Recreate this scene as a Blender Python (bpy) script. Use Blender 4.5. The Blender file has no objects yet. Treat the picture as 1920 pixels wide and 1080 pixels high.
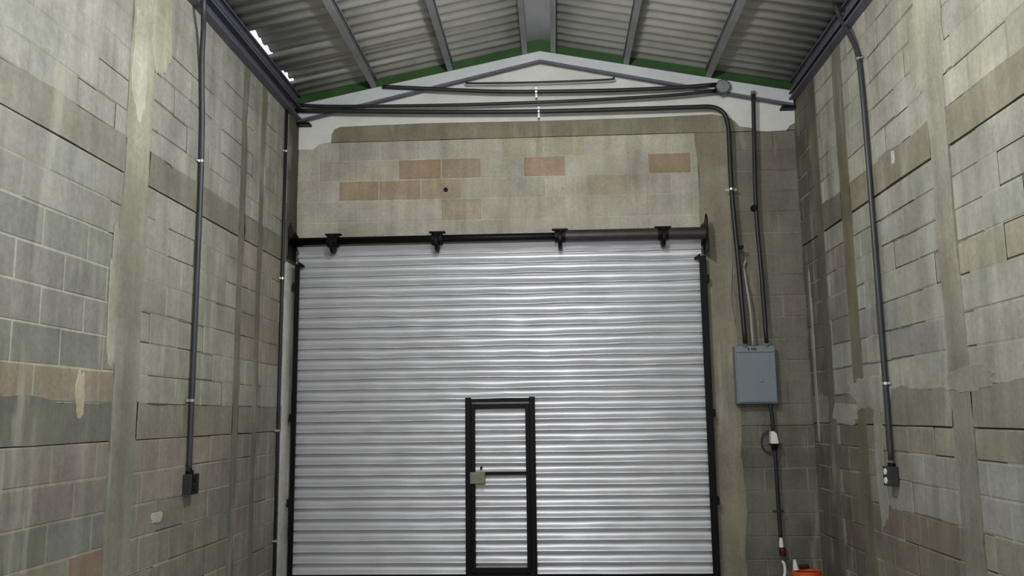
import bpy, bmesh, math, random
from mathutils import Vector, Matrix, noise
from mathutils.geometry import tessellate_polygon

C = bpy.context.scene
COL = C.collection
random.seed(7)


def lin(r, g, b):
    f = lambda c: (c / 255) / 12.92 if c / 255 <= .04045 else ((c / 255 + .055) / 1.055) ** 2.4
    return (f(r), f(g), f(b), 1.0)


# ------------------------------------------------------------------ materials
def mat(name):
    m = bpy.data.materials.new(name)
    m.use_nodes = True
    nt = m.node_tree
    return m, nt, nt.nodes['Principled BSDF'], nt.nodes, nt.links


def noise_node(nt, vec, scale, detail=4, rough=.55, stretch=None):
    n = nt.nodes.new('ShaderNodeTexNoise')
    n.inputs['Scale'].default_value = scale
    n.inputs['Detail'].default_value = detail
    n.inputs['Roughness'].default_value = rough
    if stretch:
        mp = nt.nodes.new('ShaderNodeMapping')
        mp.inputs['Scale'].default_value = stretch
        nt.links.new(vec, mp.inputs['Vector'])
        vec = mp.outputs['Vector']
    nt.links.new(vec, n.inputs['Vector'])
    return n.outputs['Fac']


def maprange(nt, v, a, b, c, d):
    n = nt.nodes.new('ShaderNodeMapRange')
    for i, x in enumerate((a, b, c, d)):
        n.inputs[i + 1].default_value = x
    nt.links.new(v, n.inputs[0])
    return n.outputs[0]


def mix(nt, kind, fac, a, b):
    n = nt.nodes.new('ShaderNodeMix')
    n.data_type = 'RGBA'
    n.blend_type = kind
    for sock, v in ((n.inputs[0], fac), (n.inputs[6], a), (n.inputs[7], b)):
        if isinstance(v, (float, int)):
            sock.default_value = v
        elif isinstance(v, tuple):
            sock.default_value = v
        else:
            nt.links.new(v, sock)
    return n.outputs[2]


def masonry():
    """Unpainted concrete and block: the colour of each block sits in the tint attribute, dirt and lime on top."""
    m, nt, bs, N, L = mat('masonry')
    at = N.new('ShaderNodeAttribute'); at.attribute_name = 'tint'
    tc = N.new('ShaderNodeTexCoord'); v = tc.outputs['Object']
    col = at.outputs['Color']
    for sc, det, st, lo, hi in ((2.6, 6, None, .80, 1.17), (1, 4, (7, 7, .55), .84, 1.13), (34, 3, None, .90, 1.09)):
        f = maprange(nt, noise_node(nt, v, sc, det, .6, st), .32, .68, lo, hi)
        c = N.new('ShaderNodeCombineColor')
        for i in range(3):
            L.new(f, c.inputs[i])
        col = mix(nt, 'MULTIPLY', 1.0, col, c.outputs[0])
    f = maprange(nt, noise_node(nt, v, 1.7, 5), .48, .68, 0, .34)
    col = mix(nt, 'MIX', f, col, lin(136, 137, 119))
    f = maprange(nt, noise_node(nt, v, 1.0, 5, .6, (5, 5, .8)), .58, .70, 0, .40)
    col = mix(nt, 'MIX', f, col, lin(186, 186, 174))
    f = maprange(nt, noise_node(nt, v, 1.0, 4, .6, (3.1, 3.1, .5)), .58, .72, 0, .40)
    col = mix(nt, 'MIX', f, col, lin(92, 88, 76))
    L.new(col, bs.inputs['Base Color'])
    bs.inputs['Roughness'].default_value = .92
    bs.inputs['Specular IOR Level'].default_value = .25
    b = N.new('ShaderNodeBump'); b.inputs['Strength'].default_value = .35; b.inputs['Distance'].default_value = .01
    L.new(noise_node(nt, v, 45, 5, .7), b.inputs['Height']); L.new(b.outputs[0], bs.inputs['Normal'])
    return m


def plain(name, rgb, rough=.6, metal=0., var=.12, scale=8, spec=.5, bump=0):
    m, nt, bs, N, L = mat(name)
    tc = N.new('ShaderNodeTexCoord')
    f = maprange(nt, noise_node(nt, tc.outputs['Object'], scale, 5), .3, .7, 1 - var, 1 + var)
    c = N.new('ShaderNodeCombineColor')
    for i in range(3):
        L.new(f, c.inputs[i])
    L.new(mix(nt, 'MULTIPLY', 1.0, lin(*rgb), c.outputs[0]), bs.inputs['Base Color'])
    bs.inputs['Roughness'].default_value = rough
    bs.inputs['Metallic'].default_value = metal
    bs.inputs['Specular IOR Level'].default_value = spec
    if bump:
        b = N.new('ShaderNodeBump'); b.inputs['Strength'].default_value = bump; b.inputs['Distance'].default_value = .02
        L.new(noise_node(nt, tc.outputs['Object'], scale * 2, 5), b.inputs['Height']); L.new(b.outputs[0], bs.inputs['Normal'])
    return m


M_WALL = masonry()
M_FLOOR = plain('floor_concrete', (165, 162, 154), .9, 0, .15, 3, .3, .2)
M_PLASTER = plain('white_plaster', (216, 217, 214), .9, 0, .08, 5, .3, .25)
M_ZINC = plain('shutter_galvanised_steel', (203, 204, 210), .42, .5, .06, 3)
M_SHEET = plain('roof_zinc_sheet', (176, 176, 173), .42, .35, .14, 3)
M_CAP = plain('ridge_cap_zinc', (180, 180, 188), .5, .3, .1, 3)
M_PURLIN = plain('purlin_grey_steel', (140, 142, 147), .55, .3, .15, 4)
M_EAVE = plain('eave_dark_steel', (92, 93, 106), .6, .1, .18, 4)
M_RAFTER = plain('rafter_pale_grey_paint', (196, 202, 205), .55, 0, .07, 4)
M_GREEN = plain('green_painted_steel', (34, 74, 24), .55, 0, .35, 3)
M_BLACK = plain('black_painted_steel', (7, 7, 9), .5, 0, .25, 9, .2)
M_RUST = plain('dark_shaft_steel', (58, 50, 52), .45, .3, .25, 9)
M_PIPE = plain('grey_conduit', (58, 59, 66), .45, .1, .12, 6)
M_PIPEDARK = plain('black_conduit', (31, 32, 35), .5, 0, .12, 6)
M_PALE = plain('pale_cable', (150, 150, 146), .6, 0, .1, 6)
M_CLAMP = plain('bright_zinc_clamp', (215, 215, 215), .22, .9, .05, 6)
M_BOX = plain('dark_outlet_box', (48, 49, 52), .5, .1, .12, 8)
M_PANEL = plain('panel_grey_enamel', (120, 130, 138), .45, 0, .05, 4)
M_WHITE = plain('white_plastic', (225, 224, 218), .5, 0, .04, 8)
M_LOCK = plain('lock_dull_brass_grey', (128, 126, 104), .5, .3, .1, 20)
M_ORANGE = plain('orange_rubber', (196, 78, 34), .5, 0, .12, 12)
M_DKRED = plain('dark_red_plastic', (62, 18, 16), .5, 0, .15, 12)
M_MARK = plain('printed_mark', (44, 50, 55), .6, 0, .05, 9)


# ------------------------------------------------------------------ mesh helpers
def link(name, bm, m, parent=None, smooth=False):
    bmesh.ops.recalc_face_normals(bm, faces=bm.faces)
    me = bpy.data.meshes.new(name)
    bm.to_mesh(me); bm.free()
    for mm in (m if isinstance(m, (list, tuple)) else [m]):
        me.materials.append(mm)
    if smooth:
        for p in me.polygons:
            p.use_smooth = True
    o = bpy.data.objects.new(name, me)
    COL.objects.link(o)
    if parent:
        o.parent = parent
        o.matrix_parent_inverse = parent.matrix_world.inverted()
    return o


def empty(name, loc):
    o = bpy.data.objects.new(name, None)
    COL.objects.link(o)
    o.location = loc
    o.matrix_world = Matrix.Translation(loc)
    o.empty_display_size = .1
    return o


def tag(o, label, cat, group=None):
    o['label'] = label; o['category'] = cat
    if group:
        o['group'] = group
    return o


def struct(o, label=None):
    o['kind'] = 'structure'
    if label:
        o['label'] = label
    return o


def box(bm, x0, x1, y0, y1, z0, z1, bev=0):
    vs = [bm.verts.new((x, y, z)) for x in (x0, x1) for y in (y0, y1) for z in (z0, z1)]
    q = [(0, 1, 3, 2), (4, 6, 7, 5), (0, 4, 5, 1), (2, 3, 7, 6), (0, 2, 6, 4), (1, 5, 7, 3)]
    fs = [bm.faces.new([vs[i] for i in f]) for f in q]
    if bev:
        es = list({e for f in fs for e in f.edges})
        bmesh.ops.bevel(bm, geom=es, offset=bev, segments=2, affect='EDGES', profile=.5)
    return fs


def prism(bm, poly, axis, a, b):
    """poly in the two other axes (x,z for y / y,z for x / x,y for z), extruded from a to b along axis."""
    def P(p, t):
        return {'y': (p[0], t, p[1]), 'x': (t, p[0], p[1]), 'z': (p[0], p[1], t)}[axis]
    A = [bm.verts.new(P(p, a)) for p in poly]; B = [bm.verts.new(P(p, b)) for p in poly]
    bm.faces.new(A); bm.faces.new(B[::-1])
    for i in range(len(poly)):
        j = (i + 1) % len(poly)
        bm.faces.new((A[i], B[i], B[j], A[j]))


def ring(bm, c, t, r, n, up):
    t = t.normalized()
    u = t.cross(up)
    if u.length < 1e-4:
        u = t.cross(Vector((1, 0, 0)))
    u.normalize(); w = u.cross(t)
    return [bm.verts.new(c + r * (math.cos(2 * math.pi * k / n) * u + math.sin(2 * math.pi * k / n) * w)) for k in range(n)]


def tube(bm, pts, r, n=12, closed=False, up=Vector((.13, .31, .94))):
    pts = [Vector(p) for p in pts]
    rings = []
    k = len(pts)
    for i, p in enumerate(pts):
        if closed:
            t = pts[(i + 1) % k] - pts[i - 1]
        else:
            t = pts[min(i + 1, k - 1)] - pts[max(i - 1, 0)]
        rr = r[i] if isinstance(r, (list, tuple)) else r
        rings.append(ring(bm, p, t, rr, n, up))
    for i in range(k if closed else k - 1):
        A, B = rings[i], rings[(i + 1) % k]
        for j in range(n):
            bm.faces.new((A[j], A[(j + 1) % n], B[(j + 1) % n], B[j]))
    if not closed:
        bm.faces.new(rings[0]); bm.faces.new(rings[-1][::-1])


def smooth_path(pts, n=8):
    """Catmull-Rom through the points."""
    P = [Vector(p) for p in pts]
    P = [P[0] * 2 - P[1]] + P + [P[-1] * 2 - P[-2]]
    out = []
    for i in range(1, len(P) - 2):
        for k in range(n):
            t = k / n
            a, b, c, d = P[i - 1:i + 3]
            out.append(.5 * ((2 * b) + (c - a) * t + (2 * a - 5 * b + 4 * c - d) * t * t + (3 * b - a - 3 * c + d) * t ** 3))
    out.append(P[-2])
    return out


# ------------------------------------------------------------------ dimensions (metres), camera at x=0 y=0
XL, XR, YB = -2.49, 2.335, 8.0
XRIDGE = -.09
YN = -2.6                                  # near end of what is built (open loading end)
zb = lambda x: 4.93 - .2 * abs(x - XRIDGE)  # underside of the purlins


# ------------------------------------------------------------------ block walls
class Wall:
    def __init__(self, P):
        self.bm = bmesh.new()
        self.col = self.bm.loops.layers.float_color.new('tint')
        self.P = P

    def face(self, pts, c):
        f = self.bm.faces.new([self.bm.verts.new(self.P(*p)) for p in pts])
        for l in f.loops:
            l[self.col] = c
        return f

    def slab(self, u0, u1, v0, v1, d0, d1, c):
        for pts in ([(u0, v0, d1), (u1, v0, d1), (u1, v1, d1), (u0, v1, d1)],
                    [(u0, v0, d0), (u0, v1, d0), (u1, v1, d0), (u1, v0, d0)],
                    [(u0, v0, d0), (u1, v0, d0), (u1, v0, d1), (u0, v0, d1)],
                    [(u0, v1, d0), (u0, v1, d1), (u1, v1, d1), (u1, v1, d0)],
                    [(u0, v0, d0), (u0, v0, d1), (u0, v1, d1), (u0, v1, d0)],
                    [(u1, v0, d0), (u1, v1, d0), (u1, v1, d1), (u1, v0, d1)]):
            self.face(pts, c)

    def block(self, u0, u1, v0, v1, c, jd, j=.005):
        a, b, e, f = u0 + j, u1 - j, v0 + j, v1 - j
        if b - a < .02:
            return
        w = .005
        d = random.uniform(-.0015, .0025)
        s = [random.uniform(-.0025, .0025) for _ in range(8)]
        O = [(a + s[0], e + s[1], -jd), (b + s[2], e + s[3], -jd), (b + s[4], f + s[5], -jd), (a + s[6], f + s[7], -jd)]
        I = [(a + w, e + w, d), (b - w, e + w, d), (b - w, f - w, d), (a + w, f - w, d)]
        self.face(I, c)
        for k in range(4):
            n = (k + 1) % 4
            self.face([O[k], O[n], I[n], I[k]], c)

    def panel(self, u0, u1, rows, phase, tint, joint):
        """rows: increasing heights. Running bond of 0.4 m blocks; joint(u,v) -> (depth, colour)."""
        for r in range(len(rows) - 1):
            v0, v1 = rows[r], rows[r + 1]
            ph = phase + (.2 if r % 2 else 0)
            us = [u0]
            k = math.ceil((u0 - ph) / .4 + .12)
            while ph + .4 * k < u1 - .05:
                us.append(ph + .4 * k + random.uniform(-.012, .012)); k += 1
            us.append(u1)
            for i in range(len(us) - 1):
                um, vm = (us[i] + us[i + 1]) / 2, (v0 + v1) / 2
                jd, jc = joint(um, vm)
                self.face([(us[i], v0, -jd), (us[i + 1], v0, -jd), (us[i + 1], v1, -jd), (us[i], v1, -jd)], jc)
                self.block(us[i], us[i + 1], v0, v1, tint(um, vm), jd)


def jit(c, a=.10, h=.03):
    k = 1 + random.uniform(-a, a)
    return tuple(max(0, x * k * (1 + random.uniform(-h, h))) for x in c[:3]) + (1.0,)


def pick(zones, base):
    def f(u, v):
        for (a, b, c, d, col) in zones:
            if a <= u <= b and c <= v <= d:
                return jit(lin(*col), .05, .015)
        return jit(lin(*base(u, v)) if callable(base) else lin(*base), .075, .012)
    return f


GREY, OLIVE, WARM, DARK, CONC = (156, 156, 149), (154, 154, 143), (158, 148, 134), (110, 112, 106), (160, 160, 146)
ROWS_LOW = [-.012, .14, .34, .54, .74, .93, 1.12, 1.31]
ROWS_MID = [1.52, 1.70, 1.89, 2.08, 2.275, 2.47, 2.66, 2.855]
ROWS_TOP = [3.07, 3.23, 3.42, 3.61, 3.81, 4.0, 4.19, 4.42]


def concrete(name, wallobj, P, u0, u1, v0, v1, c, proud=.004, n=1, labelled=None):
    """A cast member (tie column or bond beam) flush with the blocks, its long edges slightly ragged."""
    w = Wall(P)
    along_v = (v1 - v0) > (u1 - u0)
    L = (v1 - v0) if along_v else (u1 - u0)
    k = max(2, int(L / .07))
    s1, s2 = random.uniform(0, 50), random.uniform(0, 50)
    pa, pb = [], []
    for i in range(k + 1):
        t = i / k
        ja, jb = (.035 * noise.noise((t * L * 2.2, q, 1.3)) + .012 * noise.noise((t * L * 9, q, 4.1)) for q in (s1, s2))
        if along_v:
            pa.append((u0 + ja, v0 + t * L)); pb.append((u1 + jb, v0 + t * L))
        else:
            pa.append((u0 + t * L, v0 + ja * .12)); pb.append((u0 + t * L, v1 + abs(jb) * 1.6))
    stops = c if isinstance(c, list) else [(0, c)]
    sd = random.uniform(0, 90)
    for i in range(k):
        z = pa[i][1] if along_v else pa[i][0]
        lo = [t for t in stops if t[0] <= z] or stops[:1]
        hi = [t for t in stops if t[0] > z] or stops[-1:]
        f = 0 if hi[0][0] <= lo[-1][0] else (z - lo[-1][0]) / (hi[0][0] - lo[-1][0])
        kk = 1 + .10 * noise.noise((i * .35, sd, .5))
        cc = tuple(min(1, kk * v) for v in lin(*[a * (1 - f) + b * f for a, b in zip(lo[-1][1], hi[0][1])])[:3]) + (1.0,)
        q = [pa[i], pa[i + 1], pb[i + 1], pb[i]]
        w.face([(x, y, proud) for x, y in q], cc)
        w.face([(*pa[i], proud), (*pa[i + 1], proud), (*pa[i + 1], -.03), (*pa[i], -.03)], cc)
        w.face([(*pb[i], proud), (*pb[i + 1], proud), (*pb[i + 1], -.03), (*pb[i], -.03)], cc)
    for (a, b) in ((pa[0], pb[0]), (pa[-1], pb[-1])):
        w.face([(*a, proud), (*b, proud), (*b, -.03), (*a, -.03)], cc)
    bmesh.ops.remove_doubles(w.bm, verts=w.bm.verts, dist=.0002)
    return link(name, w.bm, M_WALL, wallobj)


# left wall : u = y, v = z
PL = lambda u, v, d: (XL + d, u, v)
wl = Wall(PL)
wl.slab(YN, YB + .15, -.012, 4.42, -.15, -.02, lin(120, 120, 112))
zl = [(3.5, 4.73, 1.51, 1.71, (142, 134, 119)), (3.5, 4.73, 1.12, 1.32, (138, 132, 124)), (3.5, 4.73, .93, 1.12, (134, 129, 122)),
      (3.5, 4.05, .5, .93, (118, 120, 110)), (4.3, 4.73, .5, .74, (130, 114, 100)), (4.05, 4.73, .74, .93, (124, 126, 125)),
      (3.5, 4.73, 1.71, 1.9, (128, 129, 121)), (3.5, 4.73, 1.9, 2.47, (134, 135, 129)),
      (6.66, 7.74, 1.9, 2.86, (148, 140, 129)), (5.0, 6.55, .93, 1.32, (142, 136, 126)), (5.5, 6.5, .3, .93, (128, 127, 116))]
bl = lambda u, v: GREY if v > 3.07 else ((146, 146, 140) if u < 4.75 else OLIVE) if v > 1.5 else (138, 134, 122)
tl = pick(zl, bl)


def jl(u, v):
    if u < 4.75 and 1.5 < v < 2.5:
        return (.0015, lin(170, 170, 161))
    if u < 4.75 and v < 1.31:
        return (.002, lin(156, 151, 142))
    return random.choice(((.002, lin(162, 162, 153)), (.002, lin(152, 152, 142)), (.0025, lin(146, 146, 137)), (.007, lin(134, 134, 124))))


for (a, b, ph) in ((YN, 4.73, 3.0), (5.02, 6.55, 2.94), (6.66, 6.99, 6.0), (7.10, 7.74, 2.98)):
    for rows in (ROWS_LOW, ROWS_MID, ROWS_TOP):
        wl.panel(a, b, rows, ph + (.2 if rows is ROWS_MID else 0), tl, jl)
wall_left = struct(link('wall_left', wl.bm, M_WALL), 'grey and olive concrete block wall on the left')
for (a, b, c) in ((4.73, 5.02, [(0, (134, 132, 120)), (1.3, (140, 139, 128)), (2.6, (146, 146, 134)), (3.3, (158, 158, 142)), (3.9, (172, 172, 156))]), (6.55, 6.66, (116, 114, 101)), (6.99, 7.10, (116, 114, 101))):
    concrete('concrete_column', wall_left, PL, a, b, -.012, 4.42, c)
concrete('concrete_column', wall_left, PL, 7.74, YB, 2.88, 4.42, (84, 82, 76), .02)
pale = concrete('concrete_column', wall_left, PL, 7.76, YB, -.012, 2.88, (206, 206, 200), .006)  # strip paler than the wall around it
pale['label'] = 'pale strip beside the shutter'
for (a, b) in ((YN, 4.73), (5.02, 6.55), (6.66, 6.99), (7.10, 7.74)):
    concrete('bond_beam', wall_left, PL, a, b, 1.316, 1.515, (108, 109, 101) if a < 5 else (136, 134, 122))
    concrete('bond_beam', wall_left, PL, a, b, 2.862, 3.06, (138, 136, 126) if a < 4 else (128, 126, 114))

# right wall
PR = lambda u, v, d: (XR - d, u, v)
RL = [-.012, .16, .36, .56, .76, .96, 1.15, 1.325]
RM = [1.56, 1.78, 1.98, 2.19, 2.385, 2.58, 2.77, 2.96]
RT = [3.19, 3.40, 3.60, 3.80, 4.0, 4.2, 4.42]
wr = Wall(PR)
wr.slab(YN, YB + .15, -.012, 4.42, -.15, -.02, lin(120, 120, 112))
zr = [(3.5, 4.98, 2.19, 2.39, (152, 148, 132)), (3.5, 4.98, .7, 1.16, (150, 150, 146)), (5.2, 6.15, .76, 1.16, (146, 146, 140)),
      (5.2, 6.6, .0, .76, (124, 116, 106)), (6.83, 7.32, 1.9, 2.8, (138, 132, 126)), (5.7, 6.6, 2.0, 2.2, (142, 142, 140)),
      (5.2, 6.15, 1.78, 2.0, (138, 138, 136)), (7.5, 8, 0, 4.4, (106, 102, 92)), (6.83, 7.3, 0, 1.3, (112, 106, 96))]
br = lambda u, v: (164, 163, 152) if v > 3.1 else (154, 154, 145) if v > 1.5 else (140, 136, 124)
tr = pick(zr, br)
jr = lambda u, v: random.choice(((.008, lin(120, 120, 110)), (.006, lin(130, 130, 120)), (.002, lin(158, 158, 148)), (.002, lin(150, 150, 140))))
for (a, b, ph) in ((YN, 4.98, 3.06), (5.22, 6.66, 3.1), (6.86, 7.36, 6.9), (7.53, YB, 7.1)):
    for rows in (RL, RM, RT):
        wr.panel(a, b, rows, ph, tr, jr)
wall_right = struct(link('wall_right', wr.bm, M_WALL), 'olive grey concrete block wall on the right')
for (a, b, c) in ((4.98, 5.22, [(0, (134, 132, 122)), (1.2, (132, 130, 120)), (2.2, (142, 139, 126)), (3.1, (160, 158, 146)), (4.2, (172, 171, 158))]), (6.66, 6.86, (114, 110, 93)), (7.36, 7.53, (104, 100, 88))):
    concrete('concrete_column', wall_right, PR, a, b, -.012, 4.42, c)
for (a, b) in ((YN, 4.98), (5.22, 6.66), (6.86, 7.36), (7.53, YB)):
    concrete('bond_beam', wall_right, PR, a, b, 1.335, 1.555, (130, 129, 118))
    concrete('bond_beam', wall_right, PR, a, b, 2.97, 3.185, (138, 134, 119) if a < 6 else (112, 110, 98))

# mortar and lime smears
def smear(wallobj, P, cu, cv, ru, rv, c, rough=.35):
    w = Wall(P); n = 40; sd = random.uniform(0, 99)
    cc = lin(*c)
    R_ = [1 + rough * noise.noise((math.cos(2 * math.pi * i / n) * 1.6 + sd, math.sin(2 * math.pi * i / n) * 1.6, .7)) + rough * .5 * noise.noise((math.cos(2 * math.pi * i / n) * 5 + sd, math.sin(2 * math.pi * i / n) * 5, 3.7)) for i in range(n)]
    def pt(i, k, d):
        a = 2 * math.pi * i / n
        ca, sa = (math.copysign(abs(f(a)) ** .6, f(a)) for f in (math.cos, math.sin))
        return (cu + ru * R_[i % n] * k * ca, max(.0, cv + rv * R_[i % n] * k * sa), d)
    for i in range(n):
        w.face([pt(i, .9, .0065), pt(i + 1, .9, .0065), (cu, cv, .0075)], cc)
        w.face([pt(i, 1, .002), pt(i + 1, 1, .002), pt(i + 1, .9, .0065), pt(i, .9, .0065)], cc)
    bmesh.ops.remove_doubles(w.bm, verts=w.bm.verts, dist=.0002)
    return link('mortar_smear', w.bm, M_WALL, wallobj)


for a in ((6.55, 1.55, .42, .13, (156, 155, 146)), (6.42, 1.05, .10, .42, (152, 151, 143)), (7.1, 1.42, .3, .09, (158, 156, 146)),
          (7.85, 1.9, .035, .75, (158, 155, 145)), (5.78, 3.14, .03, .05, (196, 196, 188)), (5.0, 1.6, .3, .07, (148, 147, 137)), (5.15, 3.7, .22, .3, (170, 169, 156))):
    smear(wall_right, PR, *a)
for a in ((4.84, 3.62, .09, .34, (182, 182, 168)), (5.12, 3.95, .12, .3, (172, 173, 156)), (4.68, 2.1, .05, .38, (158, 158, 144)), (5.35, .83, .07, .035, (176, 174, 162)), (4.4, 1.56, .04, .12, (172, 164, 146))):
    smear(wall_left, PL, *a)

# back wall : u = x, v = z, opening for the shutter left out
PB = lambda u, v, d: (u, YB - d, v)
wk = Wall(PB)
bx0, bx1, bz = -2.44, 1.40, 2.90
for (a, b, c, d) in ((XL - .15, bx0, -.012, 4.42), (bx1, XR + .15, -.012, 4.42), (bx0, bx1, bz, 4.42)):
    wk.slab(a, b, c, d, -.15, -.02, lin(130, 128, 118))
# gable end above the eaves
g = [(XL - .15, 4.42), (XR + .15, 4.42), (XR + .15, zb(XR + .15) + .08), (XRIDGE, 5.01), (XL - .15, zb(XL - .15) + .08)]
wk.face([(x, z, -.02) for x, z in g], lin(150, 150, 146)); wk.face([(x, z, -.15) for x, z in g], lin(150, 150, 146))
tan, brown, yell = (168, 154, 128), (153, 137, 114), (174, 171, 148)
zk = [(-1.49, -1.06, 3.70, 3.90, brown), (-1.05, -.67, 3.70, 3.90, (158, 147, 123)), (-.28, 0, 3.70, 3.90, (160, 145, 121)), (.93, 1.24, 3.70, 3.90, (150, 134, 110)),
      (-2.2, -1.66, 3.50, 3.70, (156, 140, 117)), (-1.66, -1.2, 3.50, 3.70, (164, 150, 126)), (-1.2, -.7, 3.5, 3.7, (168, 156, 132)), (-1.08, -.66, 3.29, 3.50, (166, 156, 136)),
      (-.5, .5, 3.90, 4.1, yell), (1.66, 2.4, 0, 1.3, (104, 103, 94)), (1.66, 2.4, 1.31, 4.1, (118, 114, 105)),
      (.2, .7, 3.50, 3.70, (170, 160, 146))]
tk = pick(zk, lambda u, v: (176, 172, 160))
jk = lambda u, v: (.0015, lin(184, 180, 168)) if u < 1.5 else random.choice(((.002, lin(130, 130, 120)), (.004, lin(112, 112, 103))))
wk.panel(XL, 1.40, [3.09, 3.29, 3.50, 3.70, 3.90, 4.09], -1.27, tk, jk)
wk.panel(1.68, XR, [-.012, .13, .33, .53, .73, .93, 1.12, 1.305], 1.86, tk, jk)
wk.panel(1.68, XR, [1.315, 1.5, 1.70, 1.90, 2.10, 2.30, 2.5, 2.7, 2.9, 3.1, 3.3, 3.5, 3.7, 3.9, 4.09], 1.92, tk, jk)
wall_back = struct(link('wall_back', wk.bm, M_WALL), 'concrete block end wall around the roller shutter')
concrete('concrete_column', wall_back, PB, 1.40, 1.68, -.012, 4.09, (138, 132, 117), .004)
concrete('concrete_column', wall_back, PB, XL, bx0, -.012, 3.09, (150, 150, 144), .004)
concrete('bond_beam', wall_back, PB, XL, XR, 4.095, 4.27, (134, 130, 113), .003)
concrete('bond_beam', wall_back, PB, bx0, 1.40, 2.9, 3.085, (168, 164, 150), .003)
# white plaster of the gable
pl = [(XL, 4.03), (-2.33, 4.02), (-2.27, 4.075), (-2.15, 4.092), (-2.146, 4.17), (-2.12, 4.225), (-2.06, 4.25), (-1.21, 4.262), (-.16, 4.252), (.87, 4.254), (1.556, 4.269),
      (1.70, 4.24), (1.77, 4.19), (1.81, 4.14), (1.93, 4.12), (1.97, 4.09), (2.08, 4.083), (2.25, 4.089), (2.29, 4.14), (XR, 4.16), (XR, 4.46), (XRIDGE, 4.97), (XL, 4.46)]
bm = bmesh.new()
fr = [bm.verts.new((x, YB - .012, z)) for x, z in pl]; bk = [bm.verts.new((x, YB - .0, z)) for x, z in pl]
for t in tessellate_polygon([[Vector((x, z, 0)) for x, z in pl]]):
    bm.faces.new([fr[i] for i in t])
for i in range(len(pl)):
    j = (i + 1) % len(pl); bm.faces.new((fr[i], bk[i], bk[j], fr[j]))
pp = link('gable_plaster', bm, M_PLASTER, wall_back); pp['label'] = 'white plaster of the gable above the beam'
bm = bmesh.new(); tube(bm, [(-1.02, YB - .012, 3.59), (-1.02, YB + .01, 3.59)], .022, 12)
link('anchor_hole', bm, M_BLACK, wall_back)

# floor
bm = bmesh.new(); box(bm, XL - .15, XR + .15, YN, YB + .15, -.12, -.012)
struct(link('floor', bm, M_FLOOR), 'bare concrete floor')


# ------------------------------------------------------------------ roof
roof = struct(empty('ceiling', (XRIDGE, 4, 5.0)), 'corrugated zinc roof on steel purlins')


def corrugated(xa, xb, notches=()):
    """Underside on the purlins; corrugations run with the slope. notches: (y0,y1,x_end) shorten the lower end."""
    bm = bmesh.new()
    per, amp, n = .145, .013, 8
    ny = int((YB + .12 - YN) / per * n)
    lo, hi = [], []
    for i in range(ny + 1):
        y = YN + i * per / n
        ph = 2 * math.pi * y / per
        s = math.sin(ph); s = math.copysign(abs(s) ** .75, s)
        x0 = xa
        for (p, q, xe) in notches:
            if p < y < q:
                x0 = xe + .018 * noise.noise((y * 9, 3.1, .2))
        for arr, up in ((lo, 0), (hi, .0012)):
            row = []
            for x in (x0, xb):
                row.append(bm.verts.new((x, y, zb(x) + .10 + amp * (1 + s) + up)))
            arr.append(row)
    for i in range(ny):
        bm.faces.new((lo[i][0], lo[i][1], lo[i + 1][1], lo[i + 1][0]))
        bm.faces.new((hi[i][0], hi[i + 1][0], hi[i + 1][1], hi[i][1]))
        for k in (0, 1):
            bm.faces.new((lo[i][k], lo[i + 1][k], hi[i + 1][k], hi[i][k]))
    for i in (0, ny):
        bm.faces.new((lo[i][0], lo[i][1], hi[i][1], hi[i][0]))
    return bm


link('roof_sheet', corrugated(XL - .22, XRIDGE - .15, ((6.5, 7.02, XL + .075), (7.32, 7.62, XL + .07))), M_SHEET, roof, True)
link('roof_sheet', corrugated(XR + .22, XRIDGE + .15), M_SHEET, roof, True)
bm = bmesh.new()
capz = lambda x: 5.075 - .16 * abs(x - XRIDGE)
xs = [XRIDGE - .34, XRIDGE - .12, XRIDGE - .02, XRIDGE, XRIDGE + .02, XRIDGE + .12, XRIDGE + .34]
prism(bm, [(x, capz(x)) for x in xs] + [(x, capz(x) + .002) for x in xs[::-1]], 'y', YN, YB + .12)
link('ridge_cap', bm, M_CAP, roof)

for s, X in ((-1, XL), (1, XR)):  # strips added over the wall tops to block daylight under the corrugations
    bm = bmesh.new()
    xa, xb = sorted((X + s * .08, X + s * .12))
    prism(bm, [(xa, 4.42), (xb, 4.42), (xb, zb(xb) + .135), (xa, zb(xa) + .135)], 'y', YN, YB)
    link('eave_light_block', bm, M_EAVE, roof)

# green painted closing board on the gable, seen between the purlin ends
bm = bmesh.new()
top = lambda x: zb(x) + .112
prism(bm, [(XL, zb(XL) - .02), (XRIDGE, zb(XRIDGE) - .02), (XR, zb(XR) - .02), (XR, top(XR)), (XRIDGE + .17, 5.043), (XRIDGE, 5.073), (XRIDGE - .17, 5.043), (XL, top(XL))], 'y', 7.955, 7.985)
struct(link('trim_1', bm, M_GREEN), 'dark green board along the gable under the roof sheets')


def c_purlin(x, open_dir, w=.05, h=.098):
    """Cold-formed C channel along y; its open side looks towards open_dir."""
    t, lip = .003, .015
    s = open_dir
    z0 = zb(x) + .001
    k = -.2 if x > XRIDGE else .2
    b = -s * w / 2
    prof = [(b, 0), (b + s * w, 0), (b + s * w, lip), (b + s * (w - t), lip), (b + s * (w - t), t), (b + s * t, t),
            (b + s * t, h - t), (b + s * (w - t), h - t), (b + s * (w - t), h - lip), (b + s * w, h - lip), (b + s * w, h), (b, h)]
    bm = bmesh.new()
    prism(bm, [(x + u, z0 + v + k * u) for u, v in prof], 'y', YN, 7.935)
    return bm


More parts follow.
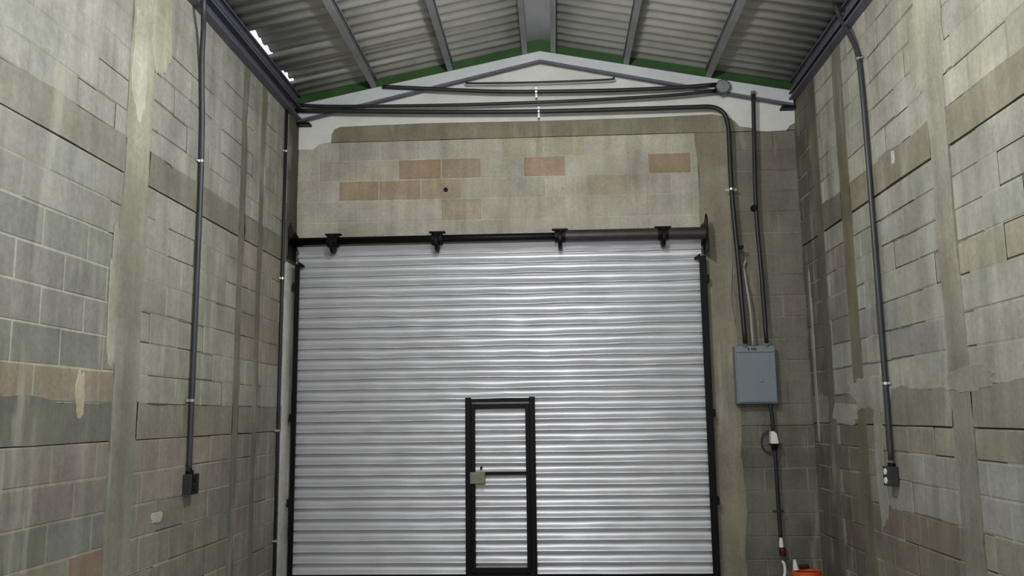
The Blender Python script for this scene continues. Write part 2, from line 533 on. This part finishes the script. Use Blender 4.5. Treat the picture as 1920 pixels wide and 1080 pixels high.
G = 'steel purlins under the roof sheets'
for x, s, lab in ((-1.71, 1, 'steel purlin on the left roof slope nearer the left wall'), (-.965, 1, 'steel purlin on the left roof slope nearer the ridge'),
                  (-.235, -1, 'ridge purlin on the left of the ridge cap'), (.04, 1, 'ridge purlin on the right of the ridge cap'),
                  (.74, -1, 'steel purlin on the right roof slope nearer the ridge'), (1.52, -1, 'dark edged steel purlin on the right roof slope nearer the right wall')):
    tag(link('steel_purlin', c_purlin(x, s), M_PURLIN), lab, 'roof beam', G)
# eaves: a dark channel on the wall top and a purlin on it
for X, s, zlow, lab1, lab2 in ((XL, 1, 4.295, 'dark steel channel along the top of the left wall', 'dark eave purlin above the left wall, daylight leaking over it'),
                               (XR, -1, 4.355, 'dark steel channel along the top of the right wall', 'dark eave purlin above the right wall channel')):
    bm = bmesh.new()
    a, b = X, X + s * .07
    t = .005
    prism(bm, [(a, zlow), (b, zlow), (b, zlow + .018), (b - s * t, zlow + .018), (b - s * t, zlow + t), (a + s * t, zlow + t), (a + s * t, 4.422), (b - s * t, 4.422), (b - s * t, 4.41), (b, 4.41), (b, 4.428), (a, 4.428)], 'y', YN, 7.90)
    tag(link('wall_channel', bm, M_EAVE), lab1, 'roof beam', 'wall top channels')
    tag(link('eave_purlin', c_purlin(X + s * .03, s, .045, .095), M_EAVE), lab2, 'roof beam', 'eave purlins')

# pale grey rafter frame against the gable
rf = tag(empty('gable_rafter', (XRIDGE, 7.93, 4.8)), 'pale grey chevron rafter across the gable, above the shutter', 'roof beam')
for s, X in ((-1, XL), (1, XR)):
    h = .105
    bm = bmesh.new()
    xa, xb = X + (.03 if s < 0 else -.03), XRIDGE
    ha = .15 if s < 0 else .125
    prism(bm, [(xa, zb(xa) - ha), (xb, zb(xb) - .088), (xb, zb(xb) - .003), (xa, zb(xa) - .003)], 'y', 7.90, 7.95)
    prism(bm, [(xa, zb(xa) - ha - .02), (xb, zb(xb) - .108), (xb, zb(xb) - .088), (xa, zb(xa) - ha)], 'y', 7.925, 7.95)
    link('rafter_arm', bm, M_RAFTER, rf)
    bm = bmesh.new()
    x0, x1 = (XL + .01, XL + .15) if s < 0 else (XR - .14, XR - .01)
    z = zb(X) - (.197 if s < 0 else .165)
    box(bm, x0, x1, 7.895, 7.985, z, z + .022, .003)
    b = link('seat_bracket', bm, M_BLACK, rf); b['label'] = 'black bracket under the rafter end'
bm = bmesh.new()  # shaded underside of the rafter, drawn as a dark strip
for s, X in ((-1, XL), (1, XR)):
    xa = X + (.03 if s < 0 else -.03); ha = .15 if s < 0 else .125
    prism(bm, [(xa, zb(xa) - ha - .028), (XRIDGE, zb(XRIDGE) - .116), (XRIDGE, zb(XRIDGE) - .1), (xa, zb(xa) - ha - .01)], 'y', 7.896, 7.93)
b = link('shaded_flange', bm, M_EAVE, rf); b['label'] = 'lower edge of the rafter, its shade painted dark'


# ------------------------------------------------------------------ roller shutter
sh = tag(empty('roller_shutter', (-.52, 7.93, -.012)), 'large corrugated galvanised roller shutter with a black framed wicket door', 'roller shutter')
PITCH = .0972


def slats(x0, x1, z0, z1, seed=0.0, y=7.95):
    """Interlocking convex slats, slightly dented along their length."""
    nx = max(3, int((x1 - x0) / .06))
    rows = []
    prof = [(.015, .0), (.03, .026), (.06, .037), (.11, .038), (.19, .033), (.30, .0235), (.42, .013), (.54, .006), (.66, .003), (.80, .0045), (.92, .0085), (.985, .012)]
    k = 0
    while k * PITCH < z1:
        for t, d in prof:
            z = (k + t) * PITCH + .022
            if z0 - 1e-4 <= z <= z1:
                rows.append((z, d, k, t))
        k += 1
    bm = bmesh.new()
    grid = []
    for (z, d, k, t) in rows:
        line = []
        for i in range(nx + 1):
            x = x0 + (x1 - x0) * i / nx
            n1 = noise.noise((x * 2.3 + seed, k * .83 + seed, .4))
            n2 = noise.noise((x * 4.6 + seed, k * 1.7, 7.7))
            w = .35 + .65 * min(1, z / 2.2)
            dz = (.0075 * n1 + .003 * n2) * w * (1 if t < .7 else (1 - t) / .3)
            dd = d * (1 + .4 * n2 * w)
            line.append(bm.verts.new((x, y - dd - .003 * n1 * w, z + dz)))
        grid.append(line)
    for a, b in zip(grid, grid[1:]):
        for i in range(nx):
            bm.faces.new((a[i], a[i + 1], b[i + 1], b[i]))
    # back skin closes the sheet
    bw = [[bm.verts.new((v.co.x, y + .012, v.co.z)) for v in (l[0], l[-1])] for l in (grid[0], grid[-1])]
    bm.faces.new((bw[0][0], bw[1][0], bw[1][1], bw[0][1]))
    return bm


WX0, WX1, WZ = -.79, -.23, 1.54
bm = slats(-2.425, 1.385, .02, 2.985)
# cut the wicket opening out of the curtain
kill = [f for f in bm.faces if WX0 < f.calc_center_median().x < WX1 and f.calc_center_median().z < WZ and len(f.verts) == 4 and f.calc_area() < .5]
bmesh.ops.delete(bm, geom=kill, context='FACES')
cur = link('curtain', bm, M_ZINC, sh, True)
bm = bmesh.new(); box(bm, -2.425, 1.385, 7.925, 7.965, -.012, .032, .004)
link('bottom_bar', bm, M_BLACK, sh)
for s, xa, xb in ((-1, -2.440, -2.395), (1, 1.352, 1.415)):
    bm = bmesh.new()
    lip = .02
    box(bm, xa, xb, 7.875, 7.895, -.012, 2.87, .003)                   # front flange
    box(bm, xa, xb, 7.965, 7.985, -.012, 2.87, .003)                   # rear flange
    x = xa if s < 0 else xb
    box(bm, min(x, x - s * .012), max(x, x - s * .012), 7.88, 7.98, -.012, 2.87)
    gr = link('guide_rail', bm, M_BLACK, sh)
    bm = bmesh.new()
    xo = xb if s < 0 else xa
    prism(bm, [(xo + s * .01, 2.83), (xo + s * .012, 2.895), (xo - s * .045, 2.855), (xo - s * .045, 2.838), (xo - s * .012, 2.838)], 'y', 7.873, 7.897)
    link('entry_lip', bm, M_BLACK, gr)
    for z in (2.66, 1.43, .66):
        bm = bmesh.new()
        xm = xa if s < 0 else xb
        box(bm, min(xm, xm + s * .022), max(xm, xm + s * .022), 7.88, 7.99, z - .035, z + .035, .004)
        link('mounting_lug', bm, M_BLACK, gr)
# end brackets
for s, X in ((-1, -2.475), (1, 1.412)):
    bm = bmesh.new()
    prism(bm, [(7.985, 2.90), (7.74, 2.90), (7.74, 3.18), (7.80, 3.25), (7.985, 3.12)], 'x', X, X + .012)
    prism(bm, [(X + (.012 if s < 0 else 0), 3.05), (X + (.012 if s < 0 else 0), 3.20), (X - s * .09, 3.06), (X - s * .09, 3.05)], 'y', 7.93, 7.94)
    b = link('end_bracket', bm, M_BLACK, sh)
# shaft and spring barrel, curtain wheels
bm = bmesh.new(); tube(bm, [(-2.475, 7.83, 3.075), (1.42, 7.83, 3.072)], .036, 20)
shaft = link('shaft', bm, M_BLACK, sh, True)
bm = bmesh.new(); tube(bm, [(.085, 7.83, 3.072), (1.41, 7.83, 3.072)], .058, 24)
b = link('spring_barrel', bm, M_RUST, shaft); b['label'] = 'dark brown spring barrel on the shaft'
for x in (-2.064, -1.079, .07, 1.02):
    bm = bmesh.new()
    tube(bm, [(x - .018, 7.83, 3.045), (x - .014, 7.83, 3.045), (x + .014, 7.83, 3.045), (x + .018, 7.83, 3.045)], [.086, .094, .094, .086], 28)
    tube(bm, [(x - .05, 7.83, 3.072), (x + .05, 7.83, 3.072)], .061, 20)
    w = link('curtain_wheel', bm, M_BLACK, sh)
    bm = bmesh.new(); box(bm, x - .075, x + .075, 7.80, 7.86, 3.128, 3.142, .003)
    link('clamp_plate', bm, M_BLACK, w)
# top leaf of the curtain leaning to the shaft
bm = bmesh.new()
prism(bm, [(7.938, 2.975), (7.87, 3.03), (7.872, 3.032), (7.941, 2.978)], 'x', -2.42, 1.38)
link('top_slat', bm, M_ZINC, sh)
# wicket door
bm = slats(WX0 + .01, WX1 - .01, .06, 1.52, 5.3, 7.945)
wd = link('wicket_door', bm, M_ZINC, sh, True); wd['label'] = 'slatted wicket door in a black frame'
bm = bmesh.new()
box(bm, -.7755, -.740, 7.888, 7.94, .04, 1.535, .002); box(bm, -.279, -.2435, 7.888, 7.94, .04, 1.535, .002)
box(bm, -.742, -.277, 7.90, 7.94, 1.488, 1.535, .003); box(bm, -.742, -.277, 7.90, 7.94, .035, .085, .003)
link('leaf_frame', bm, M_BLACK, wd)
bm = bmesh.new(); box(bm, -.745, -.272, 7.895, 7.925, .895, .925, .003)
link('crossbar', bm, M_BLACK, wd)
bm = bmesh.new(); box(bm, -.786, -.648, 7.855, 7.9, .822, .925, .006); box(bm, -.70, -.675, 7.85, 7.857, .86, .885, .002)
lk = link('lock_box', bm, M_LOCK, wd); lk['label'] = 'dull brass grey rim lock'
bm = bmesh.new(); tube(bm, [(-.687, 7.93, .962), (-.687, 7.905, .962)], .011, 12)
link('latch_pin', bm, M_BLACK, wd)
bm = bmesh.new()
box(bm, -.828, -.776, 7.885, 7.945, -.012, 1.595, .004); box(bm, -.243, -.19, 7.885, 7.945, -.012, 1.595, .004)
box(bm, -.776, -.243, 7.89, 7.94, 1.553, 1.582, .003); box(bm, -.776, -.243, 7.885, 7.945, -.012, .03, .003)
link('wicket_surround', bm, M_BLACK, sh)


# ------------------------------------------------------------------ conduits and boxes
def clamp_on(parent, c, axis, r, away, m=M_CLAMP):
    """Saddle clamp: a band round the pipe with two screwed ears on the wall. away: unit vector from wall to room."""
    c, axis, away = Vector(c), Vector(axis).normalized(), Vector(away)
    side = axis.cross(away).normalized()
    bm = bmesh.new()
    tube(bm, [c - axis * .009, c + axis * .009], r + .004, 14)
    for s in (-1, 1):
        p = c + side * s * (r + .016) - away * (r - .001)
        M = Matrix((side, axis, away)).transposed().to_4x4(); M.translation = p
        b2 = bmesh.new(); box(b2, -.016, .016, -.010, .010, -.003, .003)
        b2.transform(M)
        me = bpy.data.meshes.new('tmp'); b2.to_mesh(me); b2.free(); bm.from_mesh(me); bpy.data.meshes.remove(me)
        tube(bm, [p, p + away * .007], .006, 8)
    return link('pipe_clamp', bm, m, parent)


GC = 'wall conduits'
# left wall, long drop to the outlet box
c1 = bmesh.new(); r = .0185
tube(c1, smooth_path([(XL + .096, 5.49, 4.56), (XL + .095, 5.497, 4.29), (XL + .062, 5.585, 4.14), (XL + .034, 5.645, 3.98), (XL + r + .006, 5.685, 3.80), (XL + r + .006, 5.735, 3.2), (XL + r + .006, 5.745, 1.6), (XL + r + .006, 5.75, 1.09)]), r, 14)
o = tag(link('conduit', c1, M_PIPE, None, True), 'grey conduit on the left wall dropping to a dark outlet box', 'conduit', GC)
for y, z in ((5.735, 3.23), (5.745, 1.555)):
    clamp_on(o, (XL + r + .006, y, z), (0, 0, 1), r, (1, 0, 0))
# left wall, thin conduit by the corner
c1 = bmesh.new(); r = .0145
tube(c1, [(XL + r + .006, 7.60, 4.318), (XL + r + .006, 7.60, 3.0), (XL + r + .006, 7.60, 1.5), (XL + r + .006, 7.61, -.012)], r, 12)
o = tag(link('conduit', c1, M_PIPEDARK, None, True), 'thin black conduit on the left wall in the corner beside the shutter', 'conduit', GC)
for z in (3.89, 2.69, 1.32, .37):
    clamp_on(o, (XL + r + .006, 7.60, z), (0, 0, 1), r, (1, 0, 0))
# right wall drop
c1 = bmesh.new(); r = .0185
tube(c1, smooth_path([(XR - .10, 6.40, 4.56), (XR - .075, 6.36, 4.42), (XR - .05, 6.29, 4.27), (XR - r - .010, 6.215, 4.09), (XR - r - .010, 6.175, 3.85), (XR - r - .010, 6.16, 3.1), (XR - r - .010, 6.155, 1.7), (XR - r - .010, 6.155, 1.09)]), r, 14)
o = tag(link('conduit', c1, M_PIPE, None, True), 'grey conduit on the right wall dropping to an outlet box', 'conduit', GC)
for y, z in ((6.20, 4.03), (6.155, 1.62)):
    clamp_on(o, (XR - r - .010, y, z), (0, 0, 1), r, (-1, 0, 0))
# back wall: long run under the gable, bending down to the panel
Y = 7.86
c1 = bmesh.new(); r = .0215
run = [(-2.468, Y, 4.383), (-1.706, Y, 4.349), (-1.03, Y, 4.323), (-.109, Y, 4.301), (.854, Y, 4.298), (1.40, Y, 4.300), (1.52, Y, 4.296), (1.60, Y, 4.268), (1.65, Y, 4.21), (1.673, Y, 4.12), (1.677, Y, 4.0), (1.675, Y, 3.49), (1.705, Y, 2.757), (1.728, Y, 2.052)]
tube(c1, smooth_path(run, 6), r, 14)
o = tag(link('conduit', c1, M_PIPEDARK, None, True), 'thick black conduit crossing under the gable and bending down to the grey panel', 'conduit', GC)
clamp_on(o, (-.109, Y, 4.301), (1, 0, 0), r, (0, -1, 0))
clamp_on(o, (1.675, Y, 3.49), (0, 0, 1), r, (0, -1, 0))
bm = bmesh.new(); tube(bm, [(1.735, Y, 2.935), (1.735, Y - .03, 2.935)], .020, 12); tube(bm, [(1.695, Y, 2.935), (1.735, Y, 2.935)], .010, 10)
link('side_fitting', bm, M_BLACK, o)
# back wall: second drop, through the panel to the plug
Y = 7.872
c1 = bmesh.new(); r = .0185
tube(c1, smooth_path([(1.926, Y, 4.41), (1.912, Y, 4.0), (1.893, Y, 3.30), (1.911, Y, 2.655), (1.921, Y, 2.052)], 6), r, 14)
o = tag(link('conduit', c1, M_PIPEDARK, None, True), 'black conduit from the right end of the rafter straight down to the grey panel', 'conduit', GC)
bm = bmesh.new(); tube(bm, [(1.873, Y, 3.305), (1.873, Y - .035, 3.305)], [.032, .026], 14); tube(bm, [(1.873, Y, 3.34), (1.893, Y, 3.29)], .014, 10)
link('side_fitting', bm, M_BLACK, o)
bm = bmesh.new(); tube(bm, [(1.926, Y, 4.41), (1.926, Y, 4.44)], .026, 12)
link('end_fitting', bm, M_CLAMP, o)
c1 = bmesh.new(); r = .0165
tube(c1, smooth_path([(1.936, 7.905, 1.505), (1.941, 7.905, 1.4), (1.946, 7.905, 1.268)], 6), r, 12)
tag(link('conduit', c1, M_PIPEDARK, None, True), 'short black conduit from the panel down to the white outlet', 'conduit', GC)
c1 = bmesh.new()
tube(c1, smooth_path([(1.949, 7.9, 1.090), (1.952, 7.9, .8), (1.954, 7.9, .553), (1.957, 7.9, .34)], 6), r, 12)
o = tag(link('conduit', c1, M_PIPEDARK, None, True), 'black conduit from the white outlet down towards the orange cord', 'conduit', GC)
clamp_on(o, (1.954, 7.9, .56), (0, 0, 1), r, (0, -1, 0), M_BOX)
# pale cable between the two
c1 = bmesh.new()
tube(c1, smooth_path([(1.795, 7.96, 2.83), (1.77, 7.95, 2.77), (1.772, 7.925, 2.70), (1.776, 7.89, 2.56), (1.790, Y, 2.367), (1.800, Y, 2.032)], 6), .011, 10)
tag(link('cable', c1, M_PALE, None, True), 'pale grey cable leaning into the top of the panel between two conduits', 'cable')

# cables across the gable and their round box
Y = 7.865
GB = 'cables across the gable'
for pts, r, m, lab in (([(-2.44, 4.438), (-2.035, 4.413), (-1.032, 4.393), (-.133, 4.394), (.5, 4.404), (1.136, 4.424), (1.56, 4.455)], .0165, M_PIPEDARK, 'thin black cable just above the long conduit, rising to the round box'),
                       ([(-1.62, 4.60), (-1.292, 4.574), (-.722, 4.529), (-.26, 4.505), (.506, 4.492), (1.139, 4.498), (1.56, 4.517)], .0195, M_PIPEDARK, 'thick black cable sagging across the white gable to the round box'),
                       ([(-.80, 4.622), (-.748, 4.606), (-.13, 4.596), (.544, 4.601), (.62, 4.62)], .0105, M_PIPEDARK, 'thinnest cable, highest on the gable under the ridge')):
    bm = bmesh.new()
    tube(bm, smooth_path([(x, Y, z) for x, z in pts], 6), r, 10)
    o = tag(link('cable', bm, m, None, True), lab, 'cable', GB)
    if r == .0195:
        clamp_on(o, (-.13, Y, 4.502), (1, 0, 0), r, (0, -1, 0))
jb = bmesh.new()
tube(jb, [(1.64, 7.893, 4.485), (1.64, 7.83, 4.485)], .072, 8)
o = tag(link('junction_box', jb, M_PIPE), 'round grey junction box at the right end of the rafter', 'junction box')
bm = bmesh.new(); tube(bm, [(1.64, 7.83, 4.485), (1.64, 7.822, 4.485)], [.066, .06], 8); tube(bm, [(1.64, 7.822, 4.51), (1.64, 7.818, 4.51)], .007, 8); tube(bm, [(1.64, 7.822, 4.46), (1.64, 7.818, 4.46)], .007, 8)
link('cover', bm, M_PURLIN, o)
for z in (4.517, 4.455):
    bm = bmesh.new(); tube(bm, [(1.585, 7.865, z), (1.55, 7.865, z)], .02, 10)
    link('cable_gland', bm, M_BLACK, o)


# outlet boxes on the side walls
def outlet(X, s, y, z, lab, light):
    bm = bmesh.new()
    a, b = sorted((X, X + s * .065))
    box(bm, a, b, y - .05, y + .05, z - .065, z + .065, .006)
    o = tag(link('outlet_box', bm, M_BOX), lab, 'electrical box', 'outlet boxes at the foot of the wall conduits')
    bm = bmesh.new(); a, b = sorted((X + s * .065, X + s * .071))
    box(bm, a, b, y - .052, y + .052, z - .067, z + .067, .002)
    c = link('cover_plate', bm, M_BLACK if not light else M_BOX, o)
    for dz in (-.03, .03):
        bm = bmesh.new(); tube(bm, [(X + s * .070, y, z + dz), (X + s * .079, y, z + dz)], [.023, .021], 18)
        k = link('socket', bm, M_WHITE if light else M_BLACK, c)
    bm = bmesh.new(); tube(bm, [(X + s * .03, y, z + .06), (X + s * .026, y, z + .088)], .025, 14)
    link('conduit_connector', bm, M_BLACK, o)


outlet(XL, 1, 5.755, 1.0, 'dark outlet box with a black cover on the left wall', False)
outlet(XR, -1, 6.155, .985, 'dark outlet box with two white sockets on the right wall', True)

# distribution panel
ep = tag(empty('electrical_panel', (1.815, 7.95, 1.5)), 'blue grey metal electrical panel to the right of the shutter', 'electrical panel')
bm = bmesh.new(); box(bm, 1.637, 2.0, 7.885, YB - .004, 1.507, 2.03, .006)
link('cabinet', bm, M_PANEL, ep)
bm = bmesh.new(); box(bm, 1.648, 1.99, 7.868, 7.888, 1.52, 1.965, .004)
dr = link('door', bm, M_PANEL, ep)
bm = bmesh.new(); box(bm, 1.845, 1.868, 7.858, 7.869, 1.70, 1.745, .003)
link('latch', bm, M_PURLIN, dr)
bm = bmesh.new(); box(bm, 1.645, 1.993, 7.876, 7.888, 1.970, 2.027, .003)
hd = link('header_plate', bm, M_PANEL, ep)
bm = bmesh.new()
box(bm, 1.752, 1.763, 7.8735, 7.8765, 1.983, 2.013)
for i in range(4):                                # small illegible print beside the bar
    x = 1.782 + i * .013
    box(bm, x, x + .009, 7.8740, 7.8765, 1.987, 2.009)
k = link('printed_marking', bm, M_MARK, hd); k['label'] = 'small dark print on the header'
for x in (1.728, 1.921):
    bm = bmesh.new(); tube(bm, [(x, 7.893, 2.025), (x, 7.872, 2.05)], .027, 14)
    link('conduit_connector', bm, M_PURLIN, ep)

# white outlet under the panel
wo = bmesh.new()
prism(wo, [(1.915, 1.262), (1.948, 1.258), (1.968, 1.235), (1.980, 1.152), (1.912, 1.152)], 'y', 7.87, 7.93)
wo = tag(link('surface_outlet', wo, M_WHITE), 'small white outlet on the conduit below the grey panel', 'electrical box')
bm = bmesh.new(); box(bm, 1.905, 1.995, 7.872, 7.928, 1.140, 1.152, .002); tube(bm, [(1.949, 7.90, 1.14), (1.949, 7.905, 1.095)], [.032, .02], 14)
link('black_cap', bm, M_BLACK, wo)
bm = bmesh.new()
tube(bm, [(1.925 + .075 * math.cos(a), 7.965 - .01 * math.cos(a), 1.165 + .095 * math.sin(a)) for a in [i * math.pi / 12 for i in range(5, 21)]], .0075, 8)
link('wire_loop', bm, M_BOX, wo)

# plug below, pipe stub and orange cord on the floor
pg = bmesh.new()
tube(pg, [(1.958, 7.89, .335), (1.955, 7.885, .30), (1.955, 7.88, .255)], [.012, .018, .02], 14)
pg = tag(link('power_plug', pg, M_WHITE), 'white and dark red plug hanging below the black conduit', 'plug')
bm = bmesh.new(); tube(bm, [(1.958, 7.88, .255), (1.962, 7.88, .235), (1.965, 7.88, .18)], [.024, .032, .026], 14)
link('plug_body', bm, M_DKRED, pg)
wp = bmesh.new()
tube(wp, smooth_path([(1.80, 7.80, .002), (1.90, 7.80, .002), (1.935, 7.80, .012), (1.952, 7.80, .05), (1.953, 7.80, .11), (1.944, 7.80, .14), (1.93, 7.80, .147)], 5), .0125, 12)
tag(link('pipe_elbow', wp, M_WHITE, None, True), 'white plastic pipe bent up from the floor beside the orange cord', 'pipe')
# coil of orange cord leaning on itself
oc = bmesh.new()
pts = []
for i in range(150):
    a = i / 150 * 2 * math.pi * 5
    lay = int(i / 30)
    rr = .115 - .008 * (lay % 3) + .006 * math.sin(a * 2.3)
    pts.append((2.125 + rr * math.cos(a), 7.76 + .10 * rr / .115 * math.sin(a), .002 + .016 * lay + .003 * math.sin(a * 3)))
tube(oc, pts, .012, 8)
oc = tag(link('extension_cord', oc, M_ORANGE, None, True), 'orange extension cord coiled at the foot of the back wall', 'extension cord')
bm = bmesh.new(); tube(bm, [(2.045, 7.79, .08), (2.04, 7.79, .125), (2.038, 7.79, .165)], [.026, .018, .013], 12)
k = link('cord_socket', bm, M_WHITE, oc); k['label'] = 'white socket end of the orange cord'
bm = bmesh.new(); tube(bm, [(2.09, 7.84, .095), (2.17, 7.845, .10)], .018, 12)
k = link('cord_plug', bm, M_DKRED, oc); k['label'] = 'dark red plug end of the orange cord'


# ------------------------------------------------------------------ light
def bulb(loc, power):
    l = bpy.data.lights.new('hanging_lamp', 'POINT')
    l.energy = power; l.shadow_soft_size = .12; l.color = (1, 1, .975)
    o = bpy.data.objects.new('hanging_lamp', l); COL.objects.link(o)
    o.location = loc


bulb((-.09, 4.2, 3.88), 210)
bulb((-.09, .6, 3.88), 210)

w = bpy.data.worlds.new('overcast_sky'); C.world = w
w.use_nodes = True
nt = w.node_tree
bg = nt.nodes['Background']
tc = nt.nodes.new('ShaderNodeTexCoord'); sp = nt.nodes.new('ShaderNodeSeparateXYZ')
nt.links.new(tc.outputs['Generated'], sp.inputs[0])
rm = nt.nodes.new('ShaderNodeValToRGB')
rm.color_ramp.elements[0].position = .45; rm.color_ramp.elements[0].color = (.62, .61, .57, 1)
rm.color_ramp.elements[1].position = .52; rm.color_ramp.elements[1].color = (.92, .96, 1.0, 1)
mr = maprange(nt, sp.outputs[2], -1, 1, 0, 1)
nt.links.new(mr, rm.inputs[0]); nt.links.new(rm.outputs[0], bg.inputs[0])
bg.inputs[1].default_value = 1.5

# ------------------------------------------------------------------ camera
cam = bpy.data.cameras.new('camera')
cam.sensor_width = 36; cam.lens = 36 * 1606.0 / 1920
cam.clip_start = .05
co = bpy.data.objects.new('camera', cam); COL.objects.link(co)
rt = Vector((0.99864545, 0.05065844, -0.01187343)); up = -Vector((-0.01917411, 0.14616376, -0.98907457)); fw = Vector((-0.04836951, 0.98796249, 0.1469371))
m = Matrix((rt, up, -fw)).transposed().to_4x4(); m.translation = (0, 0, 1.43)
co.matrix_world = m
C.camera = co

vs = C.view_settings
vs.view_transform = 'Standard'; vs.look = 'None'; vs.gamma = 1; vs.use_curve_mapping = False
vs.exposure = -0.04
